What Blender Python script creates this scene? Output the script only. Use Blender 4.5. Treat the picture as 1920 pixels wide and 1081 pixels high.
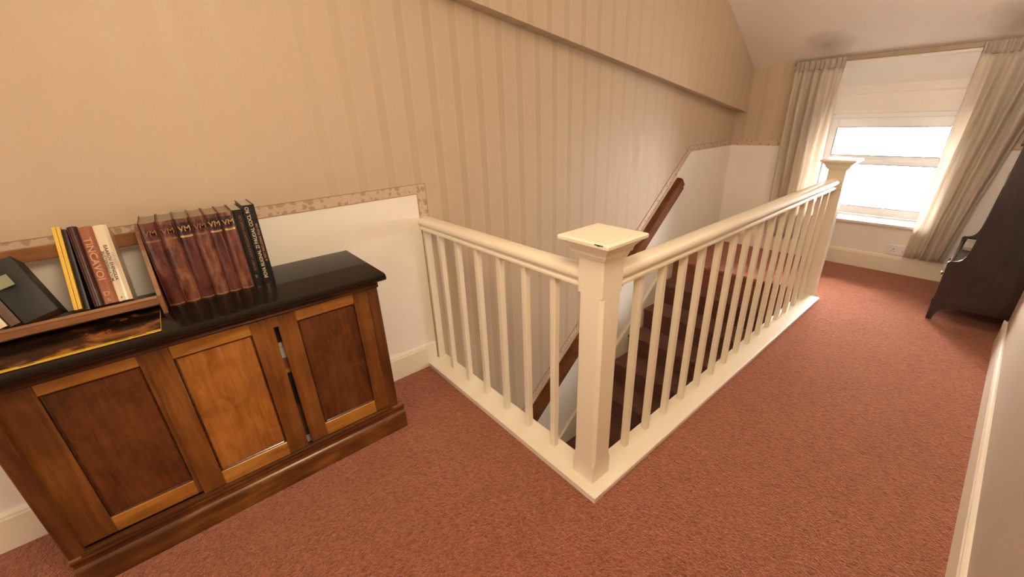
import bpy, bmesh, math, random
from mathutils import Vector, Matrix
random.seed(7)
for o in list(bpy.data.objects): bpy.data.objects.remove(o, do_unlink=True)
S = bpy.context.scene
COL = S.collection
PI = math.pi

# ---------------------------------------------------------------- camera
def Rm(ax, a): return Matrix.Rotation(a, 3, ax)
cam_d = bpy.data.cameras.new('camera')
cam_d.sensor_fit = 'HORIZONTAL'; cam_d.sensor_width = 36.0
cam_d.lens = 755.657 / 1920 * 36.0
cam_d.clip_start = 0.02
cam = bpy.data.objects.new('camera', cam_d); COL.objects.link(cam)
cam.matrix_world = Matrix.Translation((1.98326, -0.91289, 1.37909)) @ (Rm('Z', 0.889902) @ Rm('X', 1.171126) @ Rm('Z', -0.041616)).to_4x4()
S.camera = cam

# ---------------------------------------------------------------- light
S.view_settings.view_transform = 'Standard'
S.view_settings.look = 'None'
S.view_settings.exposure = 0.42
S.view_settings.gamma = 1.0
S.view_settings.use_curve_mapping = False
w = bpy.data.worlds.new('world'); S.world = w; w.use_nodes = True
bg = w.node_tree.nodes['Background']
bg.inputs[0].default_value = (1.0, 0.945, 0.89, 1); bg.inputs[1].default_value = 1.0
wn = w.node_tree
tc = wn.nodes.new('ShaderNodeTexCoord'); sx = wn.nodes.new('ShaderNodeSeparateXYZ'); wn.links.new(tc.outputs['Generated'], sx.inputs[0])
mr = wn.nodes.new('ShaderNodeMapRange'); wn.links.new(sx.outputs[2], mr.inputs[0])     # overcast sky: zenith three times the horizon
for i_, v_ in ((1, 0.0), (2, 1.0), (3, 38.0), (4, 125.0)): mr.inputs[i_].default_value = v_
gt = wn.nodes.new('ShaderNodeMapRange'); wn.links.new(sx.outputs[2], gt.inputs[0])     # hazy ground below the horizon
for i_, v_ in ((1, -.12), (2, 0.0), (3, .45), (4, 1.0)): gt.inputs[i_].default_value = v_
mm = wn.nodes.new('ShaderNodeMath'); mm.operation = 'MULTIPLY'; wn.links.new(mr.outputs[0], mm.inputs[0]); wn.links.new(gt.outputs[0], mm.inputs[1]); wn.links.new(mm.outputs[0], bg.inputs[1])

def area(name, loc, target, size, energy, color, sy=None):
    d = bpy.data.lights.new(name, 'AREA'); d.energy = energy; d.color = color
    d.size = size
    if sy: d.shape = 'RECTANGLE'; d.size_y = sy
    o = bpy.data.objects.new(name, d); COL.objects.link(o); o.location = loc
    o.rotation_euler = (Vector(target) - Vector(loc)).to_track_quat('-Z', 'Y').to_euler()
    return o
pd = bpy.data.lights.new('ceiling_bulb', 'POINT'); pd.energy = 37; pd.color = (1.0, 0.83, 0.60); pd.shadow_soft_size = .25
po = bpy.data.objects.new('ceiling_bulb', pd); COL.objects.link(po); po.location = (1.88, -0.68, 2.05)
area('rear_fill_light', (1.05, -2.9, 1.15), (0.95, 0.0, 0.75), 1.2, 14, (1.0, 0.86, 0.70), 1.7)  # added fill behind the camera for the near newel faces, no doorway modelled
pd = bpy.data.lights.new('far_fill_light', 'POINT'); pd.energy = 14; pd.color = (1.0, 0.84, 0.66); pd.shadow_soft_size = .25  # unseen fill added to brighten the far wall, curtains and ceiling slope
po = bpy.data.objects.new('far_fill_light', pd); COL.objects.link(po); po.location = (1.75, 2.3, 2.1)
area('stairwell_fill_light', (0.6, -0.7, -0.45), (0.6, -0.3, -3), 0.4, 4, (1.0, 0.80, 0.55))  # unseen fill added below to lift the stairwell wall

# ---------------------------------------------------------------- materials
def nodes(name):
    m = bpy.data.materials.new(name); m.use_nodes = True
    nt = m.node_tree; return m, nt, nt.nodes['Principled BSDF']
def nd(nt, t, **kw):
    n = nt.nodes.new(t)
    for k, v in kw.items(): setattr(n, k, v)
    return n
def C4(c): return (c[0], c[1], c[2], 1)
def mathn(nt, op, a, b=None, c=None):
    n = nd(nt, 'ShaderNodeMath', operation=op)
    for i, v in enumerate((a, b, c)):
        if v is None: continue
        if isinstance(v, (int, float)): n.inputs[i].default_value = v
        else: nt.links.new(v, n.inputs[i])
    return n.outputs[0]
def mix(nt, f, a, b):
    n = nd(nt, 'ShaderNodeMix', data_type='RGBA')
    for i, v in ((0, f), (6, a), (7, b)):
        if isinstance(v, (int, float)): n.inputs[i].default_value = v
        elif isinstance(v, tuple): n.inputs[i].default_value = C4(v)
        else: nt.links.new(v, n.inputs[i])
    return n.outputs[2]
def coords(nt, sc=(1, 1, 1), obj=False):
    g = nd(nt, 'ShaderNodeTexCoord') if obj else nd(nt, 'ShaderNodeNewGeometry')
    mp = nd(nt, 'ShaderNodeMapping'); mp.inputs['Scale'].default_value = sc
    nt.links.new(g.outputs['Object'] if obj else g.outputs['Position'], mp.inputs[0]); return mp.outputs[0]
def noise(nt, vec, scale, detail=3, rough=.5, dist=0):
    n = nd(nt, 'ShaderNodeTexNoise'); n.inputs['Scale'].default_value = scale
    n.inputs['Detail'].default_value = detail; n.inputs['Roughness'].default_value = rough
    n.inputs['Distortion'].default_value = dist
    nt.links.new(vec, n.inputs['Vector']); return n.outputs['Fac']
def ramp(nt, f, stops):
    n = nd(nt, 'ShaderNodeValToRGB'); nt.links.new(f, n.inputs[0]); e = n.color_ramp.elements
    while len(e) > 1: e.remove(e[-1])
    e[0].position = stops[0][0]; e[0].color = C4(stops[0][1])
    for p, c in stops[1:]:
        x = e.new(p); x.color = C4(c)
    return n.outputs[0]
def bump(nt, b, h, strength, dist=.01):
    n = nd(nt, 'ShaderNodeBump'); n.inputs['Strength'].default_value = strength; n.inputs['Distance'].default_value = dist
    nt.links.new(h, n.inputs['Height']); nt.links.new(n.outputs[0], b.inputs['Normal'])
def setc(nt, b, v):
    if isinstance(v, tuple): b.inputs['Base Color'].default_value = C4(v)
    else: nt.links.new(v, b.inputs['Base Color'])

def plain(name, c, rough=.5, var=.12, sc=20, spec=.5, metal=0, bmp=0, bs=60, sub=None):
    m, nt, b = nodes(name)
    v = coords(nt, obj=False)
    d = tuple(x * (1 - var) for x in c)
    setc(nt, b, mix(nt, noise(nt, v, sc), c, d))
    b.inputs['Roughness'].default_value = rough; b.inputs['Specular IOR Level'].default_value = spec
    b.inputs['Metallic'].default_value = metal
    if bmp: bump(nt, b, noise(nt, v, bs), bmp, .004)
    return m

def paint(name, c, rough=.35):
    m, nt, b = nodes(name); v = coords(nt)
    f = noise(nt, v, 6, 4)
    base = mix(nt, f, c, tuple(x * .93 for x in c))
    chips = ramp(nt, noise(nt, v, 70, 4, .6), [(0, (0, 0, 0)), (.735, (0, 0, 0)), (.75, (1, 1, 1))])
    setc(nt, b, mix(nt, chips, base, (.30, .16, .08)))
    b.inputs['Roughness'].default_value = rough
    bump(nt, b, noise(nt, coords(nt, (1, 1, .25)), 90), .12, .002)
    return m

def wallpaper(name, axis):
    m, nt, b = nodes(name)
    g = nd(nt, 'ShaderNodeNewGeometry'); s = nd(nt, 'ShaderNodeSeparateXYZ'); nt.links.new(g.outputs['Position'], s.inputs[0])
    u = s.outputs[axis]
    wob = noise(nt, coords(nt, (8, 8, .6)), 1, 2)
    uu = mathn(nt, 'ADD', u, mathn(nt, 'MULTIPLY', wob, .006))
    ph = mathn(nt, 'MULTIPLY', mathn(nt, 'SUBTRACT', uu, .240), 1 / .1445)
    fr = mathn(nt, 'FRACT', mathn(nt, 'ADD', ph, 40.5))
    dc = mathn(nt, 'ABSOLUTE', mathn(nt, 'SUBTRACT', fr, .5))          # 0 at the stripe centre
    dark = ramp(nt, dc, [(0, (1, 1, 1)), (.135, (1, 1, 1)), (.165, (0, 0, 0))])
    light = ramp(nt, dc, [(0, (0, 0, 0)), (.17, (0, 0, 0)), (.185, (1, 1, 1)), (.21, (1, 1, 1)), (.23, (0, 0, 0))])
    # the satin stripes lose contrast left of the stairwell: glare put into the colour
    if axis == 1:
        k = nd(nt, 'ShaderNodeMapRange'); nt.links.new(u, k.inputs[0])
        for i, x in ((1, -.5), (2, .2), (3, .12), (4, 1.0)): k.inputs[i].default_value = x
        k2 = nd(nt, 'ShaderNodeMapRange'); nt.links.new(u, k2.inputs[0])
        for i, x in ((1, 1.1), (2, 2.2), (3, 1.0), (4, .5)): k2.inputs[i].default_value = x
        kk = mathn(nt, 'MULTIPLY', mathn(nt, 'MULTIPLY', k.outputs[0], k2.outputs[0]), mathn(nt, 'MULTIPLY_ADD', noise(nt, coords(nt, (1, 3, .8)), 2), .9, .5))
    else: kk = mathn(nt, 'MULTIPLY', 1.0, .5)
    big = noise(nt, coords(nt), 2.2, 3)
    c0 = mix(nt, big, (.60, .475, .345), (.55, .425, .30))
    fl = noise(nt, coords(nt, (1, 1, .55)), 130, 3, .6)
    c0 = mix(nt, mathn(nt, 'MULTIPLY', fl, .25), c0, (.48, .375, .26))
    c1 = mix(nt, mathn(nt, 'MULTIPLY', dark, mathn(nt, 'MULTIPLY', kk, .60)), c0, (.455, .35, .225))
    c2 = mix(nt, mathn(nt, 'MULTIPLY', light, mathn(nt, 'MULTIPLY', kk, .15)), c1, (.72, .61, .46))
    setc(nt, b, c2)
    nt.links.new(mathn(nt, 'MULTIPLY_ADD', dark, -.10, .62), b.inputs['Roughness'])
    h = mathn(nt, 'ADD', mathn(nt, 'MULTIPLY', dark, -.3), noise(nt, coords(nt, (1, 1, .4)), 160, 3, .7))
    bump(nt, b, h, .22, .0025)
    return m

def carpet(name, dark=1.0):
    m, nt, b = nodes(name); v = coords(nt)
    v2 = nd(nt, 'ShaderNodeTexVoronoi', feature='F1'); v2.inputs['Scale'].default_value = 120; v2.inputs['Randomness'].default_value = 1
    dn = nd(nt, 'ShaderNodeTexNoise'); dn.inputs['Scale'].default_value = 45; dn.inputs['Detail'].default_value = 3; nt.links.new(v, dn.inputs['Vector'])
    ad = nd(nt, 'ShaderNodeVectorMath', operation='MULTIPLY_ADD'); nt.links.new(dn.outputs['Color'], ad.inputs[0])
    ad.inputs[1].default_value = (.03, .03, .03); nt.links.new(v, ad.inputs[2]); nt.links.new(ad.outputs[0], v2.inputs['Vector'])
    r1 = noise(nt, ad.outputs[0], 34, 2, .5, 1.6)
    rid = mathn(nt, 'SUBTRACT', 1.0, mathn(nt, 'MULTIPLY', mathn(nt, 'ABSOLUTE', mathn(nt, 'SUBTRACT', r1, .5)), 9.0))
    rid = mathn(nt, 'MAXIMUM', rid, 0.0)
    n1 = mathn(nt, 'MULTIPLY_ADD', rid, .20, mathn(nt, 'MULTIPLY', noise(nt, ad.outputs[0], 70, 4, .65, 1.0), .80))
    n2 = noise(nt, v, 14, 4)
    n3 = noise(nt, v, 1.6, 3)
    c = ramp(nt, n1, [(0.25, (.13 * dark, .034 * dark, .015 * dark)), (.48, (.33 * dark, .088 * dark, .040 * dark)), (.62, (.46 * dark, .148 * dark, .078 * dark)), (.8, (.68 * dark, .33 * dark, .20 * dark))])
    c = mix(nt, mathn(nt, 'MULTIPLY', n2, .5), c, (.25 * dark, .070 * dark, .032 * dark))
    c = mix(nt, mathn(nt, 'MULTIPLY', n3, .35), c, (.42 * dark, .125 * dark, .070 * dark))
    setc(nt, b, c)
    b.inputs['Roughness'].default_value = .95; b.inputs['Specular IOR Level'].default_value = .15
    b.inputs['Sheen Weight'].default_value = .5; b.inputs['Sheen Roughness'].default_value = .5
    b.inputs['Sheen Tint'].default_value = (1, .62, .48, 1)
    h = mathn(nt, 'ADD', n1, mathn(nt, 'MULTIPLY', v2.outputs['Distance'], .8))
    bump(nt, b, h, .9, .012)
    return m

def wood(name, ca, cb, cc, grain='z', rough=.28, sc=1.0, coat=.3, mottle=0):
    m, nt, b = nodes(name)
    st = {'x': (1.2, 14, 14), 'y': (14, 1.2, 14), 'z': (14, 14, 1.2)}[grain]
    v = coords(nt, tuple(a * sc for a in st))
    n1 = noise(nt, v, 1.6, 5, .6, 1.0); n2 = noise(nt, coords(nt, (3 * sc,) * 3), 1.8, 3, .5, .6)
    n3 = noise(nt, coords(nt, tuple(a * 5 * sc for a in st)), 2, 3)
    f = mathn(nt, 'MULTIPLY_ADD', n1, .55, mathn(nt, 'MULTIPLY', n2, .45))
    c = ramp(nt, f, [(.30, ca), (.5, cb), (.70, cc)])
    if mottle:
        q = noise(nt, coords(nt, (5, 5, 3.2)), 2.2, 4, .6, 1.5)
        c = mix(nt, mathn(nt, 'MULTIPLY', ramp(nt, q, [(.38, (0, 0, 0)), (.66, (1, 1, 1))]), mottle), c, cc)
    c = mix(nt, mathn(nt, 'MULTIPLY', ramp(nt, n3, [(.5, (0, 0, 0)), (.75, (1, 1, 1))]), .35), c, ca)
    setc(nt, b, c); b.inputs['Roughness'].default_value = rough
    b.inputs['Coat Weight'].default_value = coat; b.inputs['Coat Roughness'].default_value = .18
    bump(nt, b, n3, .08, .002)
    return m

def border_mat(name, axes):
    m, nt, b = nodes(name); v = coords(nt)
    dn = nd(nt, 'ShaderNodeTexNoise'); dn.inputs['Scale'].default_value = 75; nt.links.new(v, dn.inputs['Vector'])
    ad = nd(nt, 'ShaderNodeVectorMath', operation='MULTIPLY_ADD'); nt.links.new(dn.outputs['Color'], ad.inputs[0]); ad.inputs[1].default_value = (.022, .022, .022); nt.links.new(v, ad.inputs[2])
    vo = nd(nt, 'ShaderNodeTexVoronoi', feature='F1'); vo.inputs['Scale'].default_value = 27; vo.inputs['Randomness'].default_value = .75; nt.links.new(ad.outputs[0], vo.inputs['Vector'])
    f = ramp(nt, vo.outputs['Distance'], [(.30, (1, 1, 1)), (.35, (0, 0, 0))])
    n2 = noise(nt, v, 110, 2)
    g = ramp(nt, n2, [(.60, (0, 0, 0)), (.63, (1, 1, 1))])
    c = mix(nt, mathn(nt, 'MULTIPLY', f, .75), (.62, .47, .35), (.37, .25, .155))
    c = mix(nt, mathn(nt, 'MULTIPLY', g, .35), c, (.40, .28, .18))
    setc(nt, b, c); b.inputs['Roughness'].default_value = .6
    return m

def fabric(name, c, trans=.35):
    m, nt, b = nodes(name); v = coords(nt, (1, 1, .03))
    n = noise(nt, v, 60, 3)
    col = mix(nt, ramp(nt, n, [(.4, (0, 0, 0)), (.6, (1, 1, 1))]), c, tuple(x * .90 for x in c))
    setc(nt, b, col); b.inputs['Roughness'].default_value = .9; b.inputs['Specular IOR Level'].default_value = .1
    t = nd(nt, 'ShaderNodeBsdfTranslucent'); nt.links.new(col, t.inputs[0])
    mx = nd(nt, 'ShaderNodeMixShader'); mx.inputs[0].default_value = trans
    nt.links.new(b.outputs[0], mx.inputs[1]); nt.links.new(t.outputs[0], mx.inputs[2])
    nt.links.new(mx.outputs[0], nt.nodes['Material Output'].inputs[0])
    bump(nt, b, noise(nt, coords(nt), 500, 2), .2, .001)
    return m

def leather(name, a, b_, c_):
    m, nt, b = nodes(name)
    n1 = noise(nt, coords(nt, (1, 1, .45)), 26, 5, .65, .8)
    setc(nt, b, ramp(nt, n1, [(.36, a), (.52, b_), (.68, c_)]))
    b.inputs['Roughness'].default_value = .40
    bump(nt, b, noise(nt, coords(nt), 180, 3), .3, .002); return m

def glass(name):
    m = bpy.data.materials.new(name); m.use_nodes = True; nt = m.node_tree
    nt.nodes.remove(nt.nodes['Principled BSDF'])
    t = nd(nt, 'ShaderNodeBsdfTransparent'); g = nd(nt, 'ShaderNodeBsdfGlossy'); g.inputs['Roughness'].default_value = .02
    f = nd(nt, 'ShaderNodeFresnel'); f.inputs[0].default_value = 1.45
    mx = nd(nt, 'ShaderNodeMixShader'); nt.links.new(f.outputs[0], mx.inputs[0])
    nt.links.new(t.outputs[0], mx.inputs[1]); nt.links.new(g.outputs[0], mx.inputs[2])
    nt.links.new(mx.outputs[0], nt.nodes['Material Output'].inputs[0]); return m

def ceiling_mat():
    m, nt, b = nodes('ceiling_plaster'); v = coords(nt)
    g = nd(nt, 'ShaderNodeNewGeometry'); s = nd(nt, 'ShaderNodeSeparateXYZ'); nt.links.new(g.outputs['Position'], s.inputs[0])
    # mould stains above the two curtain heads: each a patch of its own
    tot = None
    for (sx, sy, rx, ry) in ((.72, 3.60, .16, .12), (1.80, 3.58, .22, .14)):
        dx = mathn(nt, 'DIVIDE', mathn(nt, 'SUBTRACT', s.outputs[0], sx), rx)
        dy = mathn(nt, 'DIVIDE', mathn(nt, 'SUBTRACT', s.outputs[1], sy), ry)
        d = mathn(nt, 'SQRT', mathn(nt, 'ADD', mathn(nt, 'MULTIPLY', dx, dx), mathn(nt, 'MULTIPLY', dy, dy)))
        d = mathn(nt, 'ADD', d, mathn(nt, 'MULTIPLY', noise(nt, v, 9, 4), .9))
        k = nd(nt, 'ShaderNodeMapRange'); nt.links.new(d, k.inputs[0])
        for i, x in ((1, .5), (2, 1.7), (3, .6), (4, 0)): k.inputs[i].default_value = x
        tot = k.outputs[0] if tot is None else mathn(nt, 'MAXIMUM', tot, k.outputs[0])
    base = mix(nt, noise(nt, v, 3, 4), (.90, .84, .79), (.84, .77, .71))
    setc(nt, b, mix(nt, tot, base, (.30, .22, .15)))
    b.inputs['Roughness'].default_value = .8
    bump(nt, b, noise(nt, v, 12, 5), .25, .01); return m

M = dict(
    cream=paint('cream_gloss_paint', (.92, .84, .68), .33),
    white=paint('white_gloss_paint', (.80, .74, .66), .3),
    wp_y=wallpaper('striped_wallpaper', 1), wp_x=wallpaper('striped_wallpaper_far', 0),
    dado=plain('cream_dado_paper', (.94, .89, .81), .45, .04, 8, bmp=.15, bs=30),
    border=border_mat('floral_border_paper', 'y'),
    line=plain('border_edge_line', (.40, .25, .15), .6),
    ceil=ceiling_mat(),
    carpet=carpet('rust_carpet'), carpet_shade=carpet('shaded_stair_carpet', .33),  # stair version is the same carpet with the stairwell shade darkened into its colour
    plaster=plain('beige_plaster_wall', (.56, .46, .33), .7, .1, 5, bmp=.2, bs=80),
    reveal=plain('white_reveal_paint', (.90, .85, .80), .5, .04, 8),
    pvc=plain('white_window_plastic', (.92, .92, .93), .25, .03, 8),
    glass=glass('window_glass'),
    gasket=plain('grey_gasket', (.18, .18, .19), .5),
    fab=fabric('cream_curtain_cloth', (.93, .87, .79), .62), tape=fabric('curtain_heading_tape', (.58, .49, .41), .15),
    railwood=plain('curtain_rail_wood', (.42, .31, .22), .5),
    hand=wood('brown_handrail_wood', (.070, .022, .008), (.15, .050, .018), (.21, .075, .026), 'y', .7, 1.0, .0),
    top=plain('black_stained_top', (.012, .007, .005), .12, .3, 9, spec=.35),
    oak_z=wood('cabinet_wood_upright', (.060, .018, .005), (.19, .066, .014), (.33, .135, .030), 'z'),
    oak_y=wood('cabinet_wood_cross', (.20, .065, .010), (.44, .185, .030), (.60, .30, .065), 'y'),
    panel=wood('cabinet_panel_dark', (.040, .012, .004), (.105, .032, .009), (.19, .065, .018), 'z', .25, 1.0, .4, .55),
    panel2=wood('cabinet_panel_light', (.14, .044, .008), (.31, .108, .020), (.52, .215, .045), 'z', .25, 1.0, .4, .6),
    post=wood('cabinet_post_wood', (.030, .009, .004), (.11, .036, .009), (.20, .075, .018), 'z'),
    plinth=wood('cabinet_plinth_wood', (.030, .010, .004), (.125, .042, .010), (.34, .135, .028), 'y'),
    edge=wood('cabinet_wood_dark', (.022, .008, .004), (.065, .021, .008), (.14, .048, .015), 'y', .14),
    inside=plain('cabinet_inside', (.03, .015, .008), .8),
    dark=wood('dark_bookcase_wood', (.018, .010, .009), (.030, .018, .016), (.050, .030, .026), 'z', .32),
    brass=plain('brass_knob', (.75, .55, .28), .25, .05, 9, metal=1),
    rack=wood('book_rack_wood', (.15, .058, .022), (.28, .118, .046), (.38, .175, .072), 'y', .4),
    page=plain('book_page_edges', (.40, .32, .22), .8, .3, 160),
    pagew=plain('pale_page_edges', (.62, .54, .42), .8, .2, 160),
    maroon=leather('maroon_leather', (.055, .014, .012), (.125, .034, .026), (.20, .065, .04)),
    maroonb=leather('worn_brown_leather', (.09, .026, .018), (.21, .072, .042), (.34, .15, .08)),
    label=plain('dark_spine_label', (.035, .014, .012), .4),
    gilt=plain('gilt_lettering', (.72, .46, .20), .35, .3, 200, metal=.5),
    giltdim=plain('rubbed_gilt', (.34, .17, .08), .45, .4, 160, metal=.2),
    black=plain('black_book_cloth', (.016, .018, .020), .38, .3, 30),
    darkmar=plain('dark_maroon_cloth', (.075, .018, .014), .33, .4, 20),
    gapshade=plain('gap_shade_black', (.010, .007, .006), .35),
    tan=plain('orange_brown_cloth', (.36, .115, .055), .5, .2, 30),
    tanl=plain('pale_orange_lettering', (.60, .30, .17), .5),
    ivory=plain('ivory_dust_jacket', (.78, .66, .48), .22, .08, 20),
    ink=plain('black_print', (.03, .03, .03), .5),
    grey=plain('faded_print', (.45, .40, .31), .5),
    yellow=plain('yellow_cover', (.78, .50, .05), .4, .12, 30),
    green=plain('dark_green_album', (.018, .020, .015), .45, .5, 14),
    sticker=plain('pale_green_sticker', (.27, .28, .17), .5),
    wbook=plain('white_book', (.74, .74, .74), .35, .05, 20),
    brownbk=plain('brown_book', (.12, .06, .035), .5),
)
# printed cover of the flat magazine
def cover_mat():
    m, nt, b = nodes('printed_orange_cover'); v = coords(nt, (1.0, .55, 1))
    n = noise(nt, v, 9, 5, .6, 1.6)
    s = nd(nt, 'ShaderNodeSeparateXYZ'); g = nd(nt, 'ShaderNodeNewGeometry'); nt.links.new(g.outputs['Position'], s.inputs[0])
    c = ramp(nt, n, [(.46, (.010, .007, .006)), (.54, (.035, .014, .007)), (.60, (.20, .065, .015)), (.70, (.42, .17, .035))])
    setc(nt, b, c); b.inputs['Roughness'].default_value = .18; return m
M['cover'] = cover_mat()

# ---------------------------------------------------------------- mesh helpers
class MB:
    def __init__(s): s.bm = bmesh.new()
    def box(s, x0, x1, y0, y1, z0, z1, bev=0, seg=1):
        r = bmesh.ops.create_cube(s.bm, size=1)
        vs = r['verts']
        for v in vs:
            v.co = Vector(((x0 + x1) / 2 + v.co.x * (x1 - x0), (y0 + y1) / 2 + v.co.y * (y1 - y0), (z0 + z1) / 2 + v.co.z * (z1 - z0)))
        if bev:
            es = list({e for v in vs for e in v.link_edges})
            bmesh.ops.bevel(s.bm, geom=es, offset=bev, segments=seg, affect='EDGES', profile=.5)
        return s
    def prism(s, pts, ax, a, b):
        """polygon pts (2-d) swept along axis ax from a to b"""
        def P(p, t):
            return {'x': (t, p[0], p[1]), 'y': (p[0], t, p[1]), 'z': (p[0], p[1], t)}[ax]
        va = [s.bm.verts.new(P(p, a)) for p in pts]; vb = [s.bm.verts.new(P(p, b)) for p in pts]
        n = len(pts)
        s.bm.faces.new(va); s.bm.faces.new(vb[::-1])
        for i in range(n): s.bm.faces.new((va[i], vb[i], vb[(i + 1) % n], va[(i + 1) % n]))
        return s
    def loft(s, rings, cap=True, closed=True):
        R = [[s.bm.verts.new(p) for p in r] for r in rings]
        for a, b in zip(R, R[1:]):
            n = len(a)
            for i in range(n if closed else n - 1):
                s.bm.faces.new((a[i], a[(i + 1) % n], b[(i + 1) % n], b[i]))
        if cap and closed: s.bm.faces.new(R[0][::-1]); s.bm.faces.new(R[-1])
        return s
    def xf(s, m):
        bmesh.ops.transform(s.bm, matrix=m, verts=s.bm.verts); return s
    def bevel(s, w, seg=2, ang=30):
        es = [e for e in s.bm.edges if len(e.link_faces) == 2 and e.calc_face_angle(0) > math.radians(ang)]
        bmesh.ops.bevel(s.bm, geom=es, offset=w, segments=seg, affect='EDGES', profile=.5); return s
    def out(s, name, mat, parent=None, smooth=False, kind=None):
        bmesh.ops.recalc_face_normals(s.bm, faces=s.bm.faces)
        me = bpy.data.meshes.new(name); s.bm.to_mesh(me); s.bm.free()
        me.materials.append(mat)
        if smooth:
            for p in me.polygons: p.use_smooth = True
            try: me.set_sharp_from_angle(angle=math.radians(38))
            except Exception: pass
        o = bpy.data.objects.new(name, me); COL.objects.link(o)
        if parent:
            o.parent = parent
            o.matrix_parent_inverse = Matrix.Translation(-Vector(parent.get('origin', (0, 0, 0))))
        if kind: o['kind'] = kind
        return o
def thing(name, label, cat, group=None, loc=(0, 0, 0)):
    o = bpy.data.objects.new(name, None); COL.objects.link(o)
    o.location = loc; o['origin'] = loc
    o['label'] = label; o['category'] = cat
    if group: o['group'] = group
    return o
def tag(o, label, cat, group=None):
    o['label'] = label; o['category'] = cat
    if group: o['group'] = group
    return o
def struct(o, label=None):
    o['kind'] = 'structure'
    if label: o['label'] = label
    return o
def text(s_, size, mat, parent, origin, right, up, depth=.0006, name='lettering', stretch=1):
    """flat raised lettering, centred on origin, running along `right`"""
    cu = bpy.data.curves.new(name, 'FONT'); cu.body = s_; cu.size = size; cu.extrude = depth
    cu.align_x = 'CENTER'; cu.align_y = 'CENTER'; cu.offset = size * .012
    t = bpy.data.objects.new(name, cu); COL.objects.link(t)
    bpy.context.view_layer.update()
    me = bpy.data.meshes.new_from_object(t.evaluated_get(bpy.context.evaluated_depsgraph_get()))
    bpy.data.objects.remove(t, do_unlink=True); bpy.data.curves.remove(cu)
    r = Vector(right).normalized(); u = Vector(up).normalized(); n = r.cross(u)
    mt = Matrix(((r.x * stretch, u.x, n.x, origin[0]), (r.y * stretch, u.y, n.y, origin[1]), (r.z * stretch, u.z, n.z, origin[2]), (0, 0, 0, 1)))
    me.transform(mt); me.materials.clear(); me.materials.append(mat); me.name = name
    o = bpy.data.objects.new(name, me); COL.objects.link(o)
    if parent:
        o.parent = parent; o.matrix_parent_inverse = Matrix.Translation(-Vector(parent.get('origin', (0, 0, 0))))
    return o

W = 3.752; R = 2.215; SL = .63; CZ = 2.45
NEAR = -3.0

M['hand'].node_tree.nodes['Principled BSDF'].inputs['Specular IOR Level'].default_value = .15

# ================================================================ SETTING
# floor: carpeted landing round the stairwell opening
WX, WY0, WY1 = 1.185, .128, 2.80
f = MB(); XR = 2.78
f.box(-.02, XR, NEAR - .05, WY0, -.22, 0)
f.box(WX, XR, WY0, WY1, -.22, 0)
f.box(-.02, XR, WY1, W + .02, -.22, 0)
floor = struct(f.out('floor', M['carpet']), 'rust-red curly carpet of the landing around the stairwell')
struct(MB().box(-.1, 2.9, -1.7, 4.0, -2.75, -2.6).out('floor', M['carpet_shade']), 'shade-darkened carpet of the lower hall at the foot of the stairs')
# walls of the stairwell below the landing
struct(MB().box(WX, WX + .08, -1.6, W, -2.6, -.22).out('wall_stairwell_right', M['dado']), 'pale wall under the long balustrade going down the stairwell')
struct(MB().box(-.02, WX + .08, -1.68, -1.6, -2.6, -.22).out('wall_stairwell_near', M['dado']), 'pale wall closing the lower hall')
struct(MB().box(-.02, WX + .08, W, W + .08, -2.6, -.22).out('wall_stairwell_far', M['dado']), 'pale wall under the landing behind the stairs')

# left wall with its proud upper section
wl = struct(MB().box(-.12, 0, NEAR - .05, W + .35, -2.6, 2.7).out('wall_left', M['wp_y']), 'long left wall in beige striped wallpaper')
def led(y): return 1.904 - .1684 * (y - .425)
MB().loft([[(.10, y, led(y)), (.10, y, 2.7), (-.01, y, 2.7), (-.01, y, led(y) + .010), (0, y, led(y) + .008), (.09, y, led(y) - .001)] for y in (NEAR, W)]).out('upper_wall_section', M['wp_y'], wl)
# dado panels (smooth cream paper below the border)
BZ0, BZ1 = 1.029, 1.079
MB().box(-.01, .0025, NEAR, .073, .0, BZ0).out('dado_panel', M['dado'], wl)
sk = .86
KY = 2.89
def bline(y): return BZ1 + sk * (y - KY)
bt = .072
MB().prism([(KY, BZ0), (W, BZ0), (W, -.3), (2.80, -.3), (.13, -2.6), (-1.2, -2.6), (-.60, bline(-.60) - bt)], 'x', -.01, .0025).out('dado_panel', M['dado'], wl)
# floral border strips
MB().box(-.01, .0040, NEAR, .126, BZ0, BZ1).out('border_strip', M['border'], wl)
MB().box(-.01, .0040, .073, .126, .80, BZ0).out('border_strip', M['border'], wl)
MB().prism([(KY, BZ1), (W, BZ1), (W, BZ0), (KY + .03, BZ0)], 'x', -.01, .0040).out('border_strip', M['border'], wl)
MB().prism([(KY, BZ1), (KY + .03, BZ0), (-.60, bline(-.60) - bt), (-.60, bline(-.60))], 'x', -.01, .0040).out('border_strip', M['border'], wl)
e = MB()
for z in (BZ0 + .001, BZ1 - .001): e.box(.003, .0048, NEAR, .073 if z < 1.05 else .126, z - .0016, z + .0016)
for y in (.074, .125): e.box(.003, .0048, y - .0016, y + .0016, .86, BZ0 if y < .1 else BZ1)
for z in (BZ0 + .001, BZ1 - .001): e.box(.003, .0048, KY + .02, W, z - .0014, z + .0014)
e.prism([(KY, BZ1), (KY, BZ1 - .005), (-.6, bline(-.6) - .005), (-.6, bline(-.6))], 'x', .003, .0048)
e.prism([(KY + .03, BZ0), (KY + .03, BZ0 + .005), (-.6, bline(-.6) - bt + .005), (-.6, bline(-.6) - bt)], 'x', .003, .0048)
e.out('border_edging', M['line'], wl)

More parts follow.
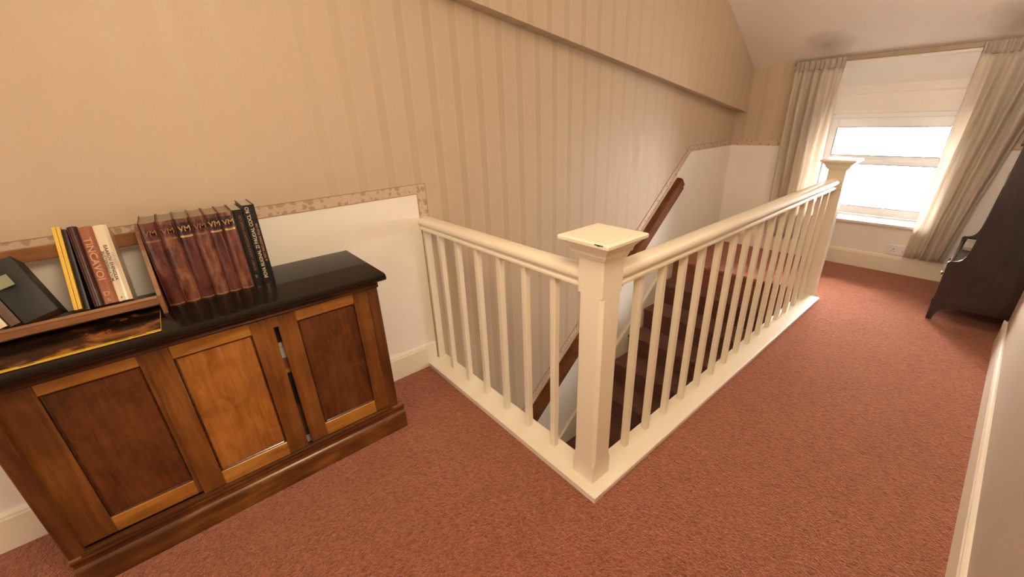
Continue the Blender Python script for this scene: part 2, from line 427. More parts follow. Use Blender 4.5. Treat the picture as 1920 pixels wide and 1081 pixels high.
def skirting(pts2, h, t, name, ax, a, b, flip=1, mat='cream'):
    pass
def skprof(h, t): return [(0, 0), (t, 0), (t, h - .022), (t - .003, h - .016), (t - .004, h - .008), (t - .010, h), (0, h)]
bl = struct(MB().prism([(x + .002, z) for x, z in skprof(.149, .020)], 'y', NEAR, .0).out('baseboard_left', M['cream'], smooth=False), 'cream skirting board along the left wall behind the cabinet')
MB().box(.002, .021, -.001, .062, .0265, .147, .002).out('baseboard_end', M['cream'], bl)

# far (window) wall; opening between OX0 and OX1
OX0, OX1, OZ = .745, 1.665, .415
wf = MB()
wf.box(-.1, OX0, W, W + .36, -.2, 2.3)
wf.box(OX1, 2.9, W, W + .36, -.2, 2.3)
wf.box(OX0, OX1, W, W + .36, -.2, OZ - .02)
wf = struct(wf.out('wall_far', M['wp_x']), 'window wall in beige striped wallpaper with the dormer window')
MB().prism([(W, 1.69), (W, 2.1), (W + .36, 2.1), (W + .36, 1.30), (W + .262, 1.30), (W + .262, 1.452), (W + .250, 1.458), (W + .250, 1.462), (W + .262, 1.466), (W + .262, 1.527)], 'x', OX0, OX1).out('window_head', M['reveal'], wf)
# thin painted reveal linings
for x0, x1 in ((OX0 - .001, OX0 + .006), (OX1 - .006, OX1 + .001)):
    MB().prism([(W - .002, OZ - .01), (W + .30, OZ - .01), (W + .30, 1.52), (W - .002, 1.695)], 'x', x0, x1).out('reveal_lining', M['reveal'], wf)
MB().box(.002, OX0 - .0, W - .0025, W + .01, .14, BZ0).out('dado_panel', M['dado'], wf)
MB().box(OX0, OX1, W - .0025, W + .01, .14, OZ - .03).out('dado_panel', M['dado'], wf)
MB().box(OX1, 2.75, W - .0025, W + .01, .14, BZ0).out('dado_panel', M['dado'], wf)
MB().box(.005, OX0 - .02, W - .004, W + .01, BZ0, BZ1).out('border_strip', M['border'], wf)
MB().box(OX1 + .02, 2.75, W - .004, W + .01, BZ0, BZ1).out('border_strip', M['border'], wf)
struct(MB().prism([(W - x, z) for x, z in skprof(.147, .020)], 'x', .0, 2.75).out('baseboard_far', M['cream']), 'cream skirting board under the window')
struct(MB().box(OX0 - .0, OX1 + .0, W - .025, W + .27, OZ - .028, OZ, .006, 2).out('window_sill', M['white'], smooth=True), 'white painted window sill catching the daylight')

# right wall, its outer corner and the alcove beyond
struct(MB().box(R, 2.9, NEAR - .05, 2.685, -.2, 2.7, .012, 2).out('wall_right', M['plaster'], smooth=True), 'beige plastered wall beside the camera ending in a rounded corner')
br = MB().prism([(R - x, z) for x, z in skprof(.150, .016)], 'y', NEAR, 2.70)
br.box(R - .016, 2.62, 2.68, 2.70, 0, .15)
struct(br.out('baseboard_right', M['cream']), 'glossy cream skirting board along the right wall')
struct(MB().box(2.75, 2.9, 2.60, W + .1, -.2, 2.5).out('wall_alcove', M['plaster']), 'beige back wall of the alcove behind the dark bookcase')
struct(MB().box(-.12, 2.9, NEAR - .15, NEAR, -.2, 2.7).out('wall_near', M['plaster']), 'beige wall behind the camera')

# ceiling: flat part then the slope down to the window wall
yk = W - (CZ - 1.745) / SL
c = MB().prism([(NEAR - .05, CZ), (yk, CZ), (W + .05, 1.745 - .05 * SL), (W + .05, 1.86), (yk + .05, CZ + .12), (NEAR - .05, CZ + .12)], 'x', -.12, 2.9)
struct(c.out('ceiling', M['ceil']), 'pale ceiling sloping down to the window wall, stained above the curtains')

# window
win = bpy.data.objects.new('window_1', None); COL.objects.link(win); win['kind'] = 'structure'; win['label'] = 'white double-glazed dormer window with a top-hung sash'
FY = W + .262
def ring(m, x0, x1, z0, z1, t, y0, y1, bev=.004):
    if not isinstance(t, tuple): t = (t, t, t, t)       # left right bottom top
    m.box(x0, x0 + t[0], y0, y1, z0, z1, bev); m.box(x1 - t[1], x1, y0, y1, z0, z1, bev)
    m.box(x0 + t[0], x1 - t[1], y0, y1, z0, z0 + t[2], bev); m.box(x0 + t[0], x1 - t[1], y0, y1, z1 - t[3], z1, bev)
m = MB(); ring(m, OX0, OX1, OZ, 1.30, (.035, .035, .075, .042), FY, FY + .07); m.box(OX0 + .035, OX1 - .035, FY, FY + .07, .865, .905, .003)
m.out('window_frame', M['pvc'], win)
m = MB(); ring(m, OX0 + .030, OX1 - .030, .900, 1.262, (.056, .056, .045, .082), FY - .022, FY + .03, .006)
sash = m.out('sash', M['pvc'], win)
m = MB(); ring(m, OX0 + .084, OX1 - .084, .943, 1.182, .004, FY - .0235, FY + .0); m.out('gasket', M['gasket'], sash)
MB().box(OX0 + .085, OX1 - .085, FY + .0, FY + .006, .944, 1.181).out('pane', M['glass'], sash)
MB().box(OX0 + .03, OX1 - .03, FY + .03, FY + .036, .485, .868).out('pane', M['glass'], win)
m = MB(); ring(m, OX0 + .035, OX1 - .035, .49, .866, .004, FY - .0015, FY + .0); m.out('gasket', M['gasket'], win)
m = MB(); m.box(1.20, 1.24, FY - .040, FY - .020, .905, .925, .004); m.box(1.21, 1.335, FY - .052, FY - .040, .908, .922, .005, 2)
m.out('window_handle', M['pvc'], sash)
# roof edge outside so the sky is met by something real
# ================================================================ BALUSTRADE
bal = thing('balustrade', 'cream painted L-shaped stair balustrade with two square newel posts around the stairwell', 'balustrade', loc=(1.205, .098, 0))
NX, NY, NH = 1.204, .098, .0515
BT = .026
def board(pts, lab=None):
    return MB().prism(pts, 'z', 0.0005, BT).bevel(.004, 2).out('base_board', M['cream'], bal)
board([(.003, 0), (1.3056, 0), (1.3056, .0), (1.18, .13), (.003, .13)][:2] + [(1.3056, .052), (1.18, .1305), (.003, .1305)])
MB().box(1.18, 1.3056, .053, 2.660, .0005, BT - .0006, .004, 2).out('base_board', M['cream'], bal)
# fascia under the boards down the inside of the well
MB().box(.003, 1.184, .1285, .140, -.23, .002).out('well_lining', M['cream'], bal)
MB().box(1.172, 1.1845, .140, 2.80, -.23, .002).out('well_lining', M['cream'], bal)

def newel(cx, cy, z0):
    h = NH
    def sq(z, hh, ch):
        c_ = max(ch, .0008)
        return [(cx - hh + c_, cy - hh, z), (cx + hh - c_, cy - hh, z), (cx + hh, cy - hh + c_, z), (cx + hh, cy + hh - c_, z),
                (cx + hh - c_, cy + hh, z), (cx - hh + c_, cy + hh, z), (cx - hh, cy + hh - c_, z), (cx - hh, cy - hh + c_, z)]
    rings = [sq(z0, h, 0), sq(.105, h, 0), sq(.113, h, .004), (sq(.122, h, .009)), sq(.135, h, .012), sq(.832, h, .012), sq(.8325, h, 0), sq(.972, h, 0)]
    post = MB().loft(rings).out('newel_post', M['cream'], bal)
    prof = [(.964, h + .002), (.964, h + .010), (.974, h + .011), (.975, h + .018), (.981, h + .0185), (.985, h + .0195), (.991, h + .022), (.998, h + .027), (1.004, h + .033), (1.0065, h + .036),
            (1.0125, h + .037), (1.0135, .0975), (1.0175, .101), (1.0265, .1015), (1.0305, .0985), (1.032, .094)]
    rr = [[(cx + sx * a, cy + sy * a, z) for sx, sy in ((-1, -1), (1, -1), (1, 1), (-1, 1))] for z, a in prof]
    MB().loft(rr).out('newel_cap', M['cream'], bal)
    return post
newel(NX, NY, BT - .001)
newel(NX, 2.715, 0.0)
m = MB(); m.box(NX + .050, NX + .082, NY - .1022, NY - .1008, 1.0262, 1.0288); m.box(NX + .060, NX + .070, NY - .1022, NY - .1010, 1.0245, 1.0265)
m.out('paint_chip', M['label'], bal)
# rails: moulded section (offset, height)
rp_ = [(.029, .838), (.034, .841), (.0355, .848), (.033, .855), (.029, .858), (.028, .861), (.031, .865), (.0375, .869), (.0405, .876), (.0405, .885), (.037, .894), (.029, .901), (.016, .9055), (.0, .907)]
rp = rp_ + [(-x, z) for x, z in rp_[-2::-1]]
MB().prism([(NY + a, z) for a, z in rp], 'x', .003, NX - NH + .001).out('handrail', M['cream'], bal, smooth=True)
MB().prism([(NX + a, z) for a, z in rp], 'y', NY + NH - .001, 2.715 - NH + .001).out('handrail', M['cream'], bal, smooth=True)
bh = .0135
def baluster(x, y):
    MB().box(x - bh, x + bh, y - bh, y + bh, BT - .002, .842, .0018).out('baluster', M['cream'], bal)
for i in range(6): baluster(.1695 + .1663 * i, .0900)
for i in range(15): baluster(1.2115, .3175 + .158 * i)
MB().box(.003, .022, NY - .02, NY + .02, BT - .002, .842, .0015).out('wall_baluster', M['cream'], bal)

# ================================================================ STAIRS
st = thing('staircase', 'flight of dark red carpeted stairs descending from the landing toward the newel post', 'staircase', loc=(.6, 2.8, -.2))
RI, GO = .2, .2353
for i in range(1, 13):
    y = WY1 - GO * i; z = -RI * i
    pts = [(y + GO + .02, z), (y + .012, z), (y + .003, z - .004), (y, z - .014), (y + .003, z - .024), (y + .016, z - .028), (y + .022, z - RI), (y + GO + .02, z - RI)]
    MB().prism(pts, 'x', .028, 1.168).out('step', M['carpet_shade'], st, smooth=True)
# top riser and nosing of the landing
nz = struct(MB().prism([(2.83, -.001), (2.81, .0005), (2.787, .0003), (2.779, -.010), (2.783, -.024), (2.800, -.028), (2.83, -.028)], 'x', .003, 1.171).out('trim_1', M['carpet'], smooth=True), 'carpeted rounded nosing at the head of the stairs')
MB().box(.028, 1.168, 2.803, 2.83, -.2, -.026).out('top_riser', M['carpet_shade'], st)  # riser takes the shade-darkened copy of the landing carpet
def pl(y): return -(2.80 - y) * .85
MB().prism([(2.86, .145), (2.86, -.12), (2.80, -.22), (.10, pl(.10) - .24), (.10, pl(.10) + .085), (2.66, pl(2.66) + .085), (2.80, .145)], 'x', .003, .027).bevel(.003, 1).out('wall_stringer', M['cream'], st)
struct(MB().prism([(x + .002, z) for x, z in skprof(.147, .020)], 'y', 2.86, W - .02).out('baseboard_left', M['cream']), 'short cream skirting board at the head of the stairs')

# brown wall handrail
hr = thing('stair_handrail', 'dark brown wooden handrail sloping down the stairwell wall', 'handrail', loc=(.05, 2.72, .8))
hs = math.atan(.85)
def hp(s, n, x):     # s along slope downward from top end, n normal
    d = Vector((0, -math.cos(hs), -math.sin(hs))); q = Vector((0, -math.sin(hs), math.cos(hs)))
    p = Vector((0, 2.735, .785)) + d * s + q * n; return (x, p.y, p.z)
sec = [(.006, -.110), (.034, -.110), (.037, -.106), (.037, -.062), (.052, -.060), (.060, -.052), (.062, .0), (.060, .022), (.050, .032), (.034, .036), (.006, .036)]
MB().loft([[hp(s, n, x) for x, n in sec] for s in (0, 3.6)]).out('rail', M['hand'], hr, smooth=True)
MB().loft([[hp(s, n, x) for x, n in ((.003, -.112), (.009, -.112), (.009, .060), (.003, .060))] for s in (-.02, 3.62)]).out('backing_board', M['cream'], hr)

# ================================================================ CURTAINS
def curtain(name, label, xa0, xa1, xb0, xb1, ztop, zbot, folds, seed, loc):
    rnd = random.Random(seed)
    t = thing(name, label, 'curtain', 'pair of curtains at the dormer window', loc=loc)
    n = folds * 12; rows = 26
    ph = [rnd.uniform(.7, 1.3) for _ in range(folds + 1)]
    def pt(i, j, off=0):
        u = i / n; v = j / rows
        z = ztop + (zbot - ztop) * v
        k = u * folds; a = ph[int(min(k, folds - .001))]
        x0 = xa0 + (xb0 - xa0) * v; x1 = xa1 + (xb1 - xa1) * v
        x = x0 + (x1 - x0) * u + .006 * math.sin(3.1 * k + 5 * v + seed)
        amp = (.014 + .014 * min(1, v * 4)) * a
        y = 3.693 - amp * math.sin(2 * PI * k + .5 * math.sin(3 * v + seed)) - .006 * math.sin(7 * u * PI + 4 * v)
        if v < .06: y = 3.700 - .008 * math.sin(4 * PI * k)
        return (x, y + off, z + .004 * math.sin(2 * PI * k) * v)
    bm = MB()
    g = [[bm.bm.verts.new(pt(i, j)) for i in range(n + 1)] for j in range(1, rows + 1)]
    for j in range(rows - 1):
        for i in range(n): bm.bm.faces.new((g[j][i], g[j][i + 1], g[j + 1][i + 1], g[j + 1][i]))
    o = bm.out('curtain_cloth', M['fab'], t, smooth=True)
    md = o.modifiers.new('thickness', 'SOLIDIFY'); md.thickness = .0015
    bm = MB()
    g = []
    for j in range(5):
        v = (j / 4) * (1 / rows) * 1.35
        g.append([bm.bm.verts.new((pt(i, 0)[0] * 1.0, 3.700 - .008 * math.sin(4 * PI * (i / n) * folds) - .003, ztop + (zbot - ztop) * v)) for i in range(n + 1)])
    for j in range(4):
        for i in range(n): bm.bm.faces.new((g[j][i], g[j][i + 1], g[j + 1][i + 1], g[j + 1][i]))
    o = bm.out('heading_tape', M['tape'], t, smooth=True)
    md = o.modifiers.new('thickness', 'SOLIDIFY'); md.thickness = .002
curtain('curtain', 'cream curtain hanging at the left of the window behind the balustrade', .475, .850, .50, .845, 1.742, .17, 5, 1, (.66, 3.69, .17))
curtain('curtain', 'greyish cream curtain hanging at the right of the window beside the bookcase', 1.625, 2.02, 1.585, 1.83, 1.742, .165, 5, 4, (1.75, 3.69, .17))
cr = thing('curtain_rail', 'slim brown curtain rail above the window between the two curtains', 'curtain rail', loc=(1.25, 3.72, 1.72))
MB().box(.46, 2.05, 3.722, 3.742, 1.712, 1.745, .003).out('rail', M['railwood'], cr)
MB().box(.46, 2.05, 3.735, W - .001, 1.690, 1.712, .002).out('batten', M['reveal'], cr)
for x in (.5, 1.25, 2.0): MB().box(x - .012, x + .012, 3.735, W - .001, 1.714, 1.748).out('bracket', M['railwood'], cr)

# socket
so = thing('wall_socket', 'white double power socket low on the window wall half behind the right curtain', 'socket', loc=(1.54, W, .2))
MB().box(1.475, 1.62, W - .014, W - .003, .158, .244, .004, 2).out('face_plate', M['pvc'], so)
for x in (1.51, 1.585):
    m = MB(); m.box(x - .003, x + .003, W - .0155, W - .0138, .205, .213); m.box(x - .014, x - .007, W - .0155, W - .0138, .188, .192); m.box(x + .007, x + .014, W - .0155, W - .0138, .188, .192)
    m.out('pin_holes', M['ink'], so)
    MB().box(x - .005, x + .005, W - .018, W - .013, .222, .236, .001).out('switch', M['pvc'], so)

# ================================================================ SIDEBOARD CABINET
CY0, CY1, CX = -1.492, -.362, .400
cab = thing('sideboard_cabinet', 'low brown wooden cabinet with black top and three sliding panelled doors against the left wall', 'cabinet', loc=(.2, -.93, 0))
m = MB()
m.box(.024, .376, CY1 - .020, CY1, .09, .79); m.box(.024, .376, CY0, CY0 + .020, .09, .79)
m.box(.024, .036, CY0 + .02, CY1 - .02, .09, .79); m.box(.036, .376, CY0 + .02, CY1 - .02, .095, .115); m.box(.036, .376, CY0 + .02, CY1 - .02, .765, .785)
m.out('carcass', M['edge'], cab)
# face frame
MB().box(.376, CX, CY1 - .040, CY1, .12, .775, .003).out('corner_post', M['post'], cab)
MB().box(.376, CX, CY0, CY0 + .040, .12, .775, .003).out('corner_post', M['post'], cab)
MB().prism([(.34, .745), (.402, .745), (.406, .752), (.402, .760), (.408, .768), (.418, .774), (.424, .784), (.424, .793), (.34, .793)], 'y', CY0 - .004, CY1 + .004).out('top_moulding', M['edge'], cab, smooth=True)
for y0, y1 in ((CY0 - .022, CY0), (CY1, CY1 + .012)):
    MB().box(.03, .420, y0, y1, .772, .793, .003).out('side_moulding', M['edge'], cab)
# plinth with rounded lip
MB().prism([(.024, 0), (.411, 0), (.411, .078), (.408, .086), (.400, .092), (.398, .104), (.402, .112), (.406, .120), (.405, .130), (.398, .136), (.376, .136), (.376, .10), (.024, .10)], 'y', CY0 - .0, CY1 + .024).out('plinth', M['plinth'], cab, smooth=True)
MB().box(.3985, .4075, CY0 + .03, CY1 - .03, .1285, .1375, .003, 2).out('door_track', M['edge'], cab, smooth=True)
# top slab
MB().prism([(.024, .792), (.468, .792), (.478, .798), (.481, .807), (.478, .816), (.468, .822), (.024, .822)], 'y', CY0 - .03, CY1 + .016).out('cabinet_top', M['top'], cab, smooth=True)

def door(y0, y1, xf, sl, sr, lab, pm):
    z0, z1 = .138, .748; th = .022; tr = .052; brl = .062
    d = MB(); d.box(xf - th, xf, y0, y0 + sl, z0, z1, .0025)
    D = d.out('door', M['oak_z'], cab)
    if lab: D['label'] = lab
    def sub(b, n, mt): o = b.out(n, mt, cab); o.parent = D; o.matrix_parent_inverse = Matrix.Translation(-Vector(cab['origin'])) ; o.matrix_parent_inverse = Matrix.Identity(4); return o
    sub(MB().box(xf - th, xf, y1 - sr, y1, z0, z1, .0025), 'door_stile', M['oak_z'])
    sub(MB().box(xf - th, xf - .0008, y0 + sl, y1 - sr, z1 - tr, z1, .002), 'door_rail', M['oak_y'])
    sub(MB().box(xf - th, xf - .0008, y0 + sl, y1 - sr, z0, z0 + brl, .002), 'door_rail', M['oak_y'])
    sub(MB().box(xf - th + .004, xf - .011, y0 + sl - .004, y1 - sr + .004, z0 + brl - .004, z1 - tr + .004), 'door_panel', M[pm])
    b = MB()
    a0, a1, c0, c1 = y0 + sl, y1 - sr, z0 + brl, z1 - tr; w_ = .007
    for (p, q, r_, s_) in ((a0, a0 + w_, c0, c1), (a1 - w_, a1, c0, c1), (a0 + w_, a1 - w_, c0, c0 + w_), (a0 + w_, a1 - w_, c1 - w_, c1)):
        b.box(xf - .013, xf - .005, p, q, r_, s_, .003)
    sub(b, 'panel_moulding', M['edge'])
door(CY0 + .035, -1.075, .372, .085, .07, 'left sliding door with dark panel, tucked behind the middle door', 'panel')
door(-1.129, -.765, .394, .067, .070, 'middle sliding door with lighter orange-brown panel', 'panel2')
door(-.749, CY1 - .036, .372 + .014, .066, .064, 'right sliding door with dark mottled panel', 'panel')
MB().box(.376, .3925, -.770, -.745, .700, .748, .001).out('slot_block', M['oak_z'], cab)

# ---- books inside the cabinet seen through the slit
g = 'books inside the cabinet behind the door gap'
for (z0, z1, mt, lab) in ((.116, .150, 'wbook', 'white book lowest in the stack seen through the cabinet door gap'),
                          (.152, .32, 'brownbk', 'thick dark brown box file seen low through the cabinet door gap'),
                          (.322, .47, 'green', 'olive green box seen through the middle of the cabinet door gap'),
                          (.472, .492, 'yellow', 'thin yellow book lying on the olive box behind the door gap'),
                          (.494, .540, 'tan', 'orange-tan book seen through the cabinet door gap'),
                          (.542, .590, 'wbook', 'black and white book seen through the cabinet door gap'),
                          (.592, .612, 'ivory', 'cream book in the stack seen through the cabinet door gap'),
                          (.614, .690, 'black', 'black book topmost in the stack seen through the cabinet door gap')):
    t = thing('book', lab, 'book', g, loc=(.28, -.757, z0))
    xo = .340 + random.uniform(-.006, .006)
    MB().box(.18, xo, -.86, -.66, z0 + .002, z1 - .002).out('pages', M['pagew'], t)
    MB().box(.175, xo + .003, -.862, -.658, z0, z0 + .002).out('cover', M[mt], t)
    MB().box(.175, xo + .003, -.862, -.658, z1 - .002, z1).out('cover', M[mt], t)
    MB().box(xo, xo + .003, -.862, -.658, z0 + .002, z1 - .002).out('spine', M[mt], t)

# ================================================================ BOOKS ON TOP
def place(objs, t, pivot, lean_x):
    """tip a book about its lower edge (lean towards +y when positive)"""
    mt = Matrix.Translation(pivot) @ Matrix.Rotation(-lean_x, 4, 'X') @ Matrix.Translation(-Vector(pivot))
    for o in objs: o.data.transform(mt)
def book(label, y0, y1, x0, x1, z0, h, cover, page='page', rnd=.5, group=None, lean=0, name='book', cv=.0025):
    """upright book, spine to +x; rounded spine"""
    t = thing(name, label, 'book', group, loc=((x0 + x1) / 2, (y0 + y1) / 2, z0))
    os_ = []
    T = y1 - y0; yc = (y0 + y1) / 2; r = T * .5 * rnd
    z1 = z0 + h
    for a, b_ in ((y0, y0 + cv), (y1 - cv, y1)):
        os_.append(MB().box(x0, x1 - r * .6, a, b_, z0, z1, .0006).out('cover_board', cover, t))
    N = 9
    o_, i_ = [], []
    for k in range(N + 1):
        a = -1 + 2 * k / N
        o_.append((x1 - r * a * a, yc + a * T / 2)); i_.append((x1 - .003 - r * a * a, yc + a * (T / 2 - .001)))
    os_.append(MB().prism(o_ + i_[::-1], 'z', z0, z1).out('spine', cover, t, smooth=True))
    P = [(x1 - .0035 - r * (-1 + 2 * k / N) ** 2, yc + (-1 + 2 * k / N) * (T / 2 - cv)) for k in range(N + 1)]
    os_.append(MB().prism(P + [(x0 + .004, y1 - cv), (x0 + .010, yc), (x0 + .004, y0 + cv)], 'z', z0 + .003, z1 - .004).out('pages', M[page], t))
    def band(za, zb, mat, nm='gilt_band', fr=.86):
        oo = [(x1 + .0006 - r * (a * fr) ** 2, yc + a * fr * T / 2) for a in [-1 + 2 * k / N for k in range(N + 1)]]
        ii = [(x - .002, y) for x, y in oo]
        q = MB().prism(oo + ii[::-1], 'z', za, zb).out(nm, mat, t, smooth=True); os_.append(q); return q
    return t, os_, band, yc, z1
TZ = .8222
ency_lab = ['maroon leather volume with dark spine, leftmost of six matching volumes, beside the rack end',
            'brown worn leather volume, second from left of the six matching volumes',
            'maroon leather volume with the brightest gilt monogram, third from left of the six matching volumes',
            'brown leather volume with faded gilt head, fourth from left of the six matching volumes',
            'leather volume with gilt monogram, fifth from left of the six matching volumes',
            'leather volume rightmost of the six matching volumes, touching the slim black book']
ys = [-1.029, -.9815, -.9375, -.893, -.8515, -.8095, -.770]
for i in range(6):
    t, os_, band, yc, z1 = book(ency_lab[i], ys[i] + .0006, ys[i + 1] - .0006, .055, .246, TZ, .290, M['maroon' if i in (0, 2, 4) else 'maroonb'], rnd=.62, group='six matching leather volumes on the cabinet')
    band(z1 - .052, z1 - .012, M['label' if i in (2, 4, 5) else 'maroon'], 'spine_label', .84)
    band(z1 - .063, z1 - .057, M['gilt' if i in (2, 4, 5) else 'giltdim']); band(TZ + .004, TZ + .0065, M['gilt'])
    text('VM', .026, M[('giltdim', 'giltdim', 'gilt', 'giltdim', 'gilt', 'gilt')[i]], t, (.2478, yc, z1 - .034), (0, 1, 0), (0, 0, 1), .0008, 'gilt_monogram', .95)
t, os_, band, yc, z1 = book('slim black hardback with faint gilt title, left of the tall black book', -.7685, -.735, .045, .214, TZ, .288, M['black'], 'pagew', .15)
text('POVEST LAPUDI ROGADOV TIAVE LID', .0125, M['giltdim'], t, (.2146, yc + .004, TZ + .160), (0, 0, 1), (0, -1, 0), .0005)
text('II', .016, M['gilt'], t, (.2146, yc, TZ + .030), (0, 1, 0), (0, 0, 1), .0005)
t, os_, band, yc, z1 = book('tall black hardback with bold cream title, rightmost book on the cabinet', -.7335, -.694, .045, .214, TZ, .300, M['black'], 'pagew', .12)
text('POVA RUGNAL ZI PAUDAL COCL RO', .0165, M['ivory'], t, (.2150, yc - .006, TZ + .155), (0, 0, 1), (0, -1, 0), .0005)
text('A TEXT INCLUDING FILES OM', .0110, M['tanl'], t, (.2150, yc + .010, TZ + .155), (0, 0, 1), (0, -1, 0), .0005)

# ---- wooden book rack
rk = thing('book_rack', 'light brown wooden table-top book rack standing on the left end of the cabinet', 'book rack', loc=(.16, -1.25, TZ))
TH = math.radians(27); PV = Vector((.284, -1.2, .8845))
def tilt(objs, lean=0, y0=0):
    mt = Matrix.Translation(PV) @ Matrix.Rotation(-TH, 4, 'Y') @ Matrix.Translation(-PV)
    if lean: mt = mt @ Matrix.Translation((.2, y0, PV.z)) @ Matrix.Rotation(lean, 4, 'X') @ Matrix.Translation((-.2, -y0, -PV.z))
    for o in objs: o.data.transform(mt)
for a, b in ((-1.046, -1.034), (-1.500, -1.488)):
    MB().prism([(.030, TZ), (.296, TZ), (.296, .845), (.290, .885), (.262, .925), (.235, .965), (.205, 1.02), (.165, 1.07), (.12, 1.085), (.030, 1.085)], 'y', a, b).bevel(.002, 1).out('side_panel', M['rack'], rk)
sh = MB().box(.186, .294, -1.488, -1.046, PV.z - .011, PV.z - .001, .001).out('shelf', M['rack'], rk); tilt([sh])
MB().box(.282, .296, -1.488, -1.046, .856, .884, .002).out('front_strip', M['rack'], rk)
MB().box(.058, .070, -1.488, -1.046, 1.018, 1.062, .002).out('back_rail', M['rack'], rk)
SZ = PV.z
def rbook(label, y0, y1, h, mt, page, rnd, dx=0, lean=0, dep=.108):
    t, os_, band, yc, z1 = book(label, y0, y1, PV.x - dep, PV.x - dx, SZ, h, M[mt], page, rnd, 'books in the rack')
    t.location = (.2, yc, SZ); t['origin'] = (.2, yc, SZ)
    return t, os_, yc
def rtext(os_, *a, **k): os_.append(text(*a, **k))
XF = PV.x + .0006
t, os_, yc = rbook('ivory book with black printed title, rightmost book in the wooden rack', -1.1415, -1.107, .256, 'ivory', 'pagew', .35)
rtext(os_, 'BAAROV EHINGUA', .0125, M['ink'], t, (XF, yc, SZ + .135), (0, 0, -1), (0, 1, 0), .0004, stretch=1.1)
rtext(os_, 'BUTTERIRELIATUM', .0095, M['ink'], t, (XF - .0005, yc - .010, SZ + .125), (0, 0, -1), (0, 1, 0), .0004, stretch=1.25)
rtext(os_, 'GRAKBA', .0095, M['grey'], t, (XF - .0005, yc + .010, SZ + .145), (0, 0, -1), (0, 1, 0), .0004, stretch=1.2)
rtext(os_, 'P', .010, M['ink'], t, (XF, yc - .004, SZ + .018), (0, 1, 0), (0, 0, 1), .0004)
tilt(os_)
t, os_, yc = rbook('orange-brown cloth book with pale lettering standing left of the ivory book', -1.174, -1.142, .257, 'tan', 'page', .35)
rtext(os_, 'TINCAVOI', .024, M['tanl'], t, (XF, yc, SZ + .155), (0, 0, -1), (0, 1, 0), .0003, stretch=1.25)
rtext(os_, 'D', .020, M['tanl'], t, (XF, yc, SZ + .040), (0, 1, 0), (0, 0, 1), .0003)
rtext(os_, 'II', .016, M['tanl'], t, (XF, yc, SZ + .020), (0, 1, 0), (0, 0, 1), .0003)
tilt(os_)
t, os_, yc = rbook('dark maroon hardback with rounded spine left of the orange-brown book', -1.1995, -1.175, .263, 'darkmar', 'page', .9); tilt(os_)
t, os_, yc = rbook('thin black book between the yellow pair and the maroon hardback', -1.2215, -1.2115, .262, 'gapshade', 'page', .1, dx=.012); tilt(os_, -math.radians(2.3), -1.2115)  # book-shaped dark filler painted in for the shadow between the neighbours
t, os_, yc = rbook('bright yellow thin book standing in the rack, right one of the yellow pair', -1.2345, -1.2265, .264, 'yellow', 'pagew', .1, dx=-.006, dep=.10); tilt(os_, -math.radians(3.3), -1.2265)
t, os_, yc = rbook('bright yellow thin book standing in the rack, left one of the yellow pair', -1.2445, -1.2360, .266, 'yellow', 'pagew', .1, dx=-.004, dep=.10); tilt(os_, -math.radians(3.3), -1.2360)
LN = math.radians(17)
t, os_, yc = rbook('dark green album with pale label leaning left in the rack', -1.352, -1.272, .190, 'green', 'page', .05, dx=.012)
os_.append(MB().box(.2725, .2735, -1.335, -1.300, SZ + .115, SZ + .150).out('spine_sticker', M['sticker'], t))
os_.append(MB().box(.2725, .2735, -1.350, -1.318, SZ + .165, SZ + .180).out('spine_sticker', M['sticker'], t))
tilt(os_, LN, -1.352)
t, os_, yc = rbook('brown book leaning at the left end of the rack', -1.378, -1.356, .10, 'brownbk', 'page', .2, dx=.01); tilt(os_, LN, -1.378)
t, os_, yc = rbook('cream book leaning beyond the brown book at the left end of the rack', -1.400, -1.3825, .08, 'ivory', 'page', .2, dx=.01); tilt(os_, LN, -1.400)

# ---- flat glossy yellow-edged books under the shelf
fb = thing('large_flat_book', 'large glossy dark book with yellow edges lying flat under the rack', 'book', loc=(.36, -1.25, TZ))
MB().box(.226, .448, -1.4855, -1.0565, TZ + .002, TZ + .0085).out('pages', M['yellow'], fb)
MB().box(.225, .451, -1.4865, -1.0545, TZ, TZ + .002, .0006).out('back_cover', M['yellow'], fb)
MB().box(.225, .451, -1.4865, -1.0545, TZ + .0085, TZ + .0105, .0006).out('front_cover', M['cover'], fb)
m = MB()
for y in (-1.12, -1.16, -1.35): m.box(.4482, .4488, y, y + .03, TZ + .0045, TZ + .0058)
m.out('page_gap', M['ink'], fb)

# ================================================================ DARK BOOKCASE IN THE ALCOVE
dk = thing('dark_bookcase', 'very dark wooden bookcase with curved side panels and drawer base in the right alcove', 'bookcase', loc=(2.1, 3.24, 0))
pf = [(1.880, .150), (1.878, .405), (1.886, .413), (1.905, .415), (1.922, .421), (1.936, .434), (1.946, .455), (1.953, .485), (1.957, .53), (1.962, .607), (1.978, .883), (1.990, 1.12), (2.0, 1.34), (2.42, 1.34), (2.42, .150)]
for y0, y1, lab in ((2.832, 2.850, None), (3.635, 3.653, None)):
    MB().prism(pf, 'y', y0, y1).bevel(.0015, 1).out('side_panel', M['dark'], dk)
def bracket(y0, y1):
    q = [(1.878, 0), (1.905, 0), (1.908, .030), (1.915, .060), (1.930, .085), (1.955, .100), (2.00, .108), (2.30, .108), (2.355, .095), (2.375, .06), (2.385, 0), (2.42, 0), (2.42, .150), (1.874, .150), (1.872, .142), (1.876, .10), (1.880, .05)]
    MB().prism(q, 'y', y0, y1).out('bracket_base', M['dark'], dk)
bracket(2.828, 2.850); bracket(3.635, 3.657)
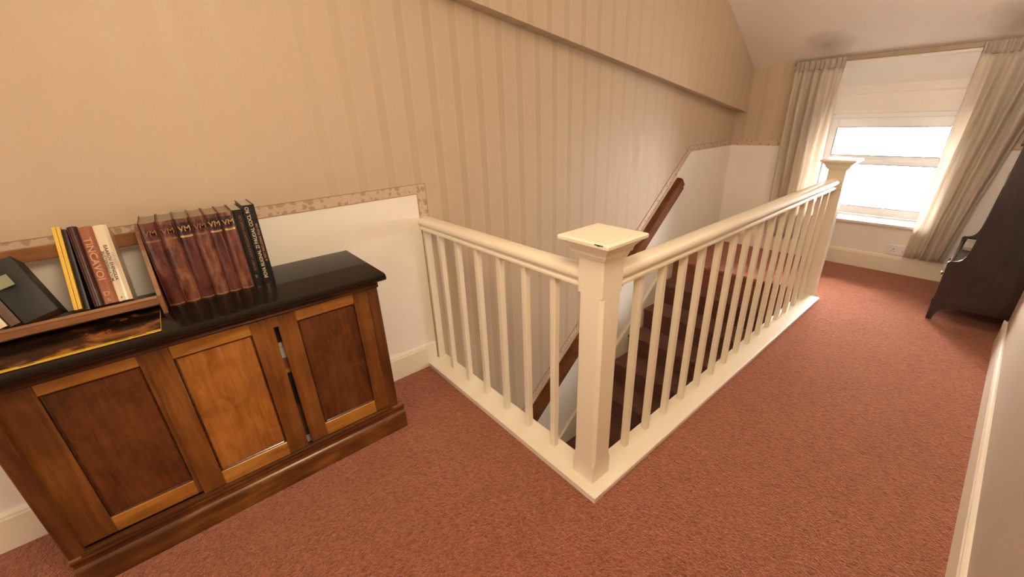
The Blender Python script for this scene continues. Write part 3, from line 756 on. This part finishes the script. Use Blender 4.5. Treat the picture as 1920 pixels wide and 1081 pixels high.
MB().prism([(2.850, .0), (2.875, .0), (2.885, .05), (2.93, .095), (3.0, .105), (3.49, .105), (3.56, .095), (3.60, .05), (3.61, 0), (3.635, 0), (3.635, .150), (2.850, .150)], 'x', 1.876, 1.892).out('bracket_base', M['dark'], dk)
MB().box(1.884, 2.42, 2.850, 3.635, .150, .165).out('bottom_board', M['dark'], dk)
MB().box(1.882, 2.41, 2.850, 3.635, .345, .360, .002).out('shelf', M['dark'], dk)
for z in (.62, .88, 1.12): MB().box(1.975, 2.41, 2.850, 3.635, z, z + .016, .002).out('shelf', M['dark'], dk)
MB().box(1.995, 2.42, 2.828, 3.657, 1.34, 1.362, .004).out('top_board', M['dark'], dk)
MB().box(2.408, 2.42, 2.850, 3.635, .165, 1.34).out('back_board', M['dark'], dk)
for y0, y1, la in ((2.854, 3.240, 'near drawer'), (3.245, 3.631, 'far drawer')):
    d = MB().box(1.884, 1.902, y0, y1, .170, .341, .004, 2).out('drawer', M['dark'], dk)
    for yy in ((y0 + y1) / 2 - .09,):
        k = MB()
        pr = [(.0, .0045), (.010, .0045), (.013, .010), (.018, .0125), (.023, .010), (.0245, .003)]
        k.loft([[(1.884 - a, yy + r_ * math.cos(2 * PI * i / 14), .295 + r_ * math.sin(2 * PI * i / 14)) for i in range(14)] for a, r_ in pr])
        kk = k.out('knob', M['brass'], dk, smooth=True); kk.parent = d; kk.matrix_parent_inverse = Matrix.Identity(4)
MB().box(1.8825, 1.896, 2.850, 3.635, .345, .405 - .02, .001).out('front_lip', M['dark'], dk)
t, os_, band, yc, z1 = book('pale folder standing against the near side of the dark bookcase', 2.853, 2.871, 1.965, 1.95 + .18, .3605, .245, M['wbook'], 'pagew', .1)
for o in os_: pass
tb = thing('paper_stack', 'small beige stack of papers on the bookcase shelf near its far side', 'papers', loc=(2.0, 3.5, .36))
MB().box(1.905, 2.10, 3.42, 3.62, .3605, .385, .001).out('sheets', M['pagew'], tb)
MB().box(1.908, 2.09, 3.43, 3.61, .3852, .405, .001).out('sheets', M['ivory'], tb)
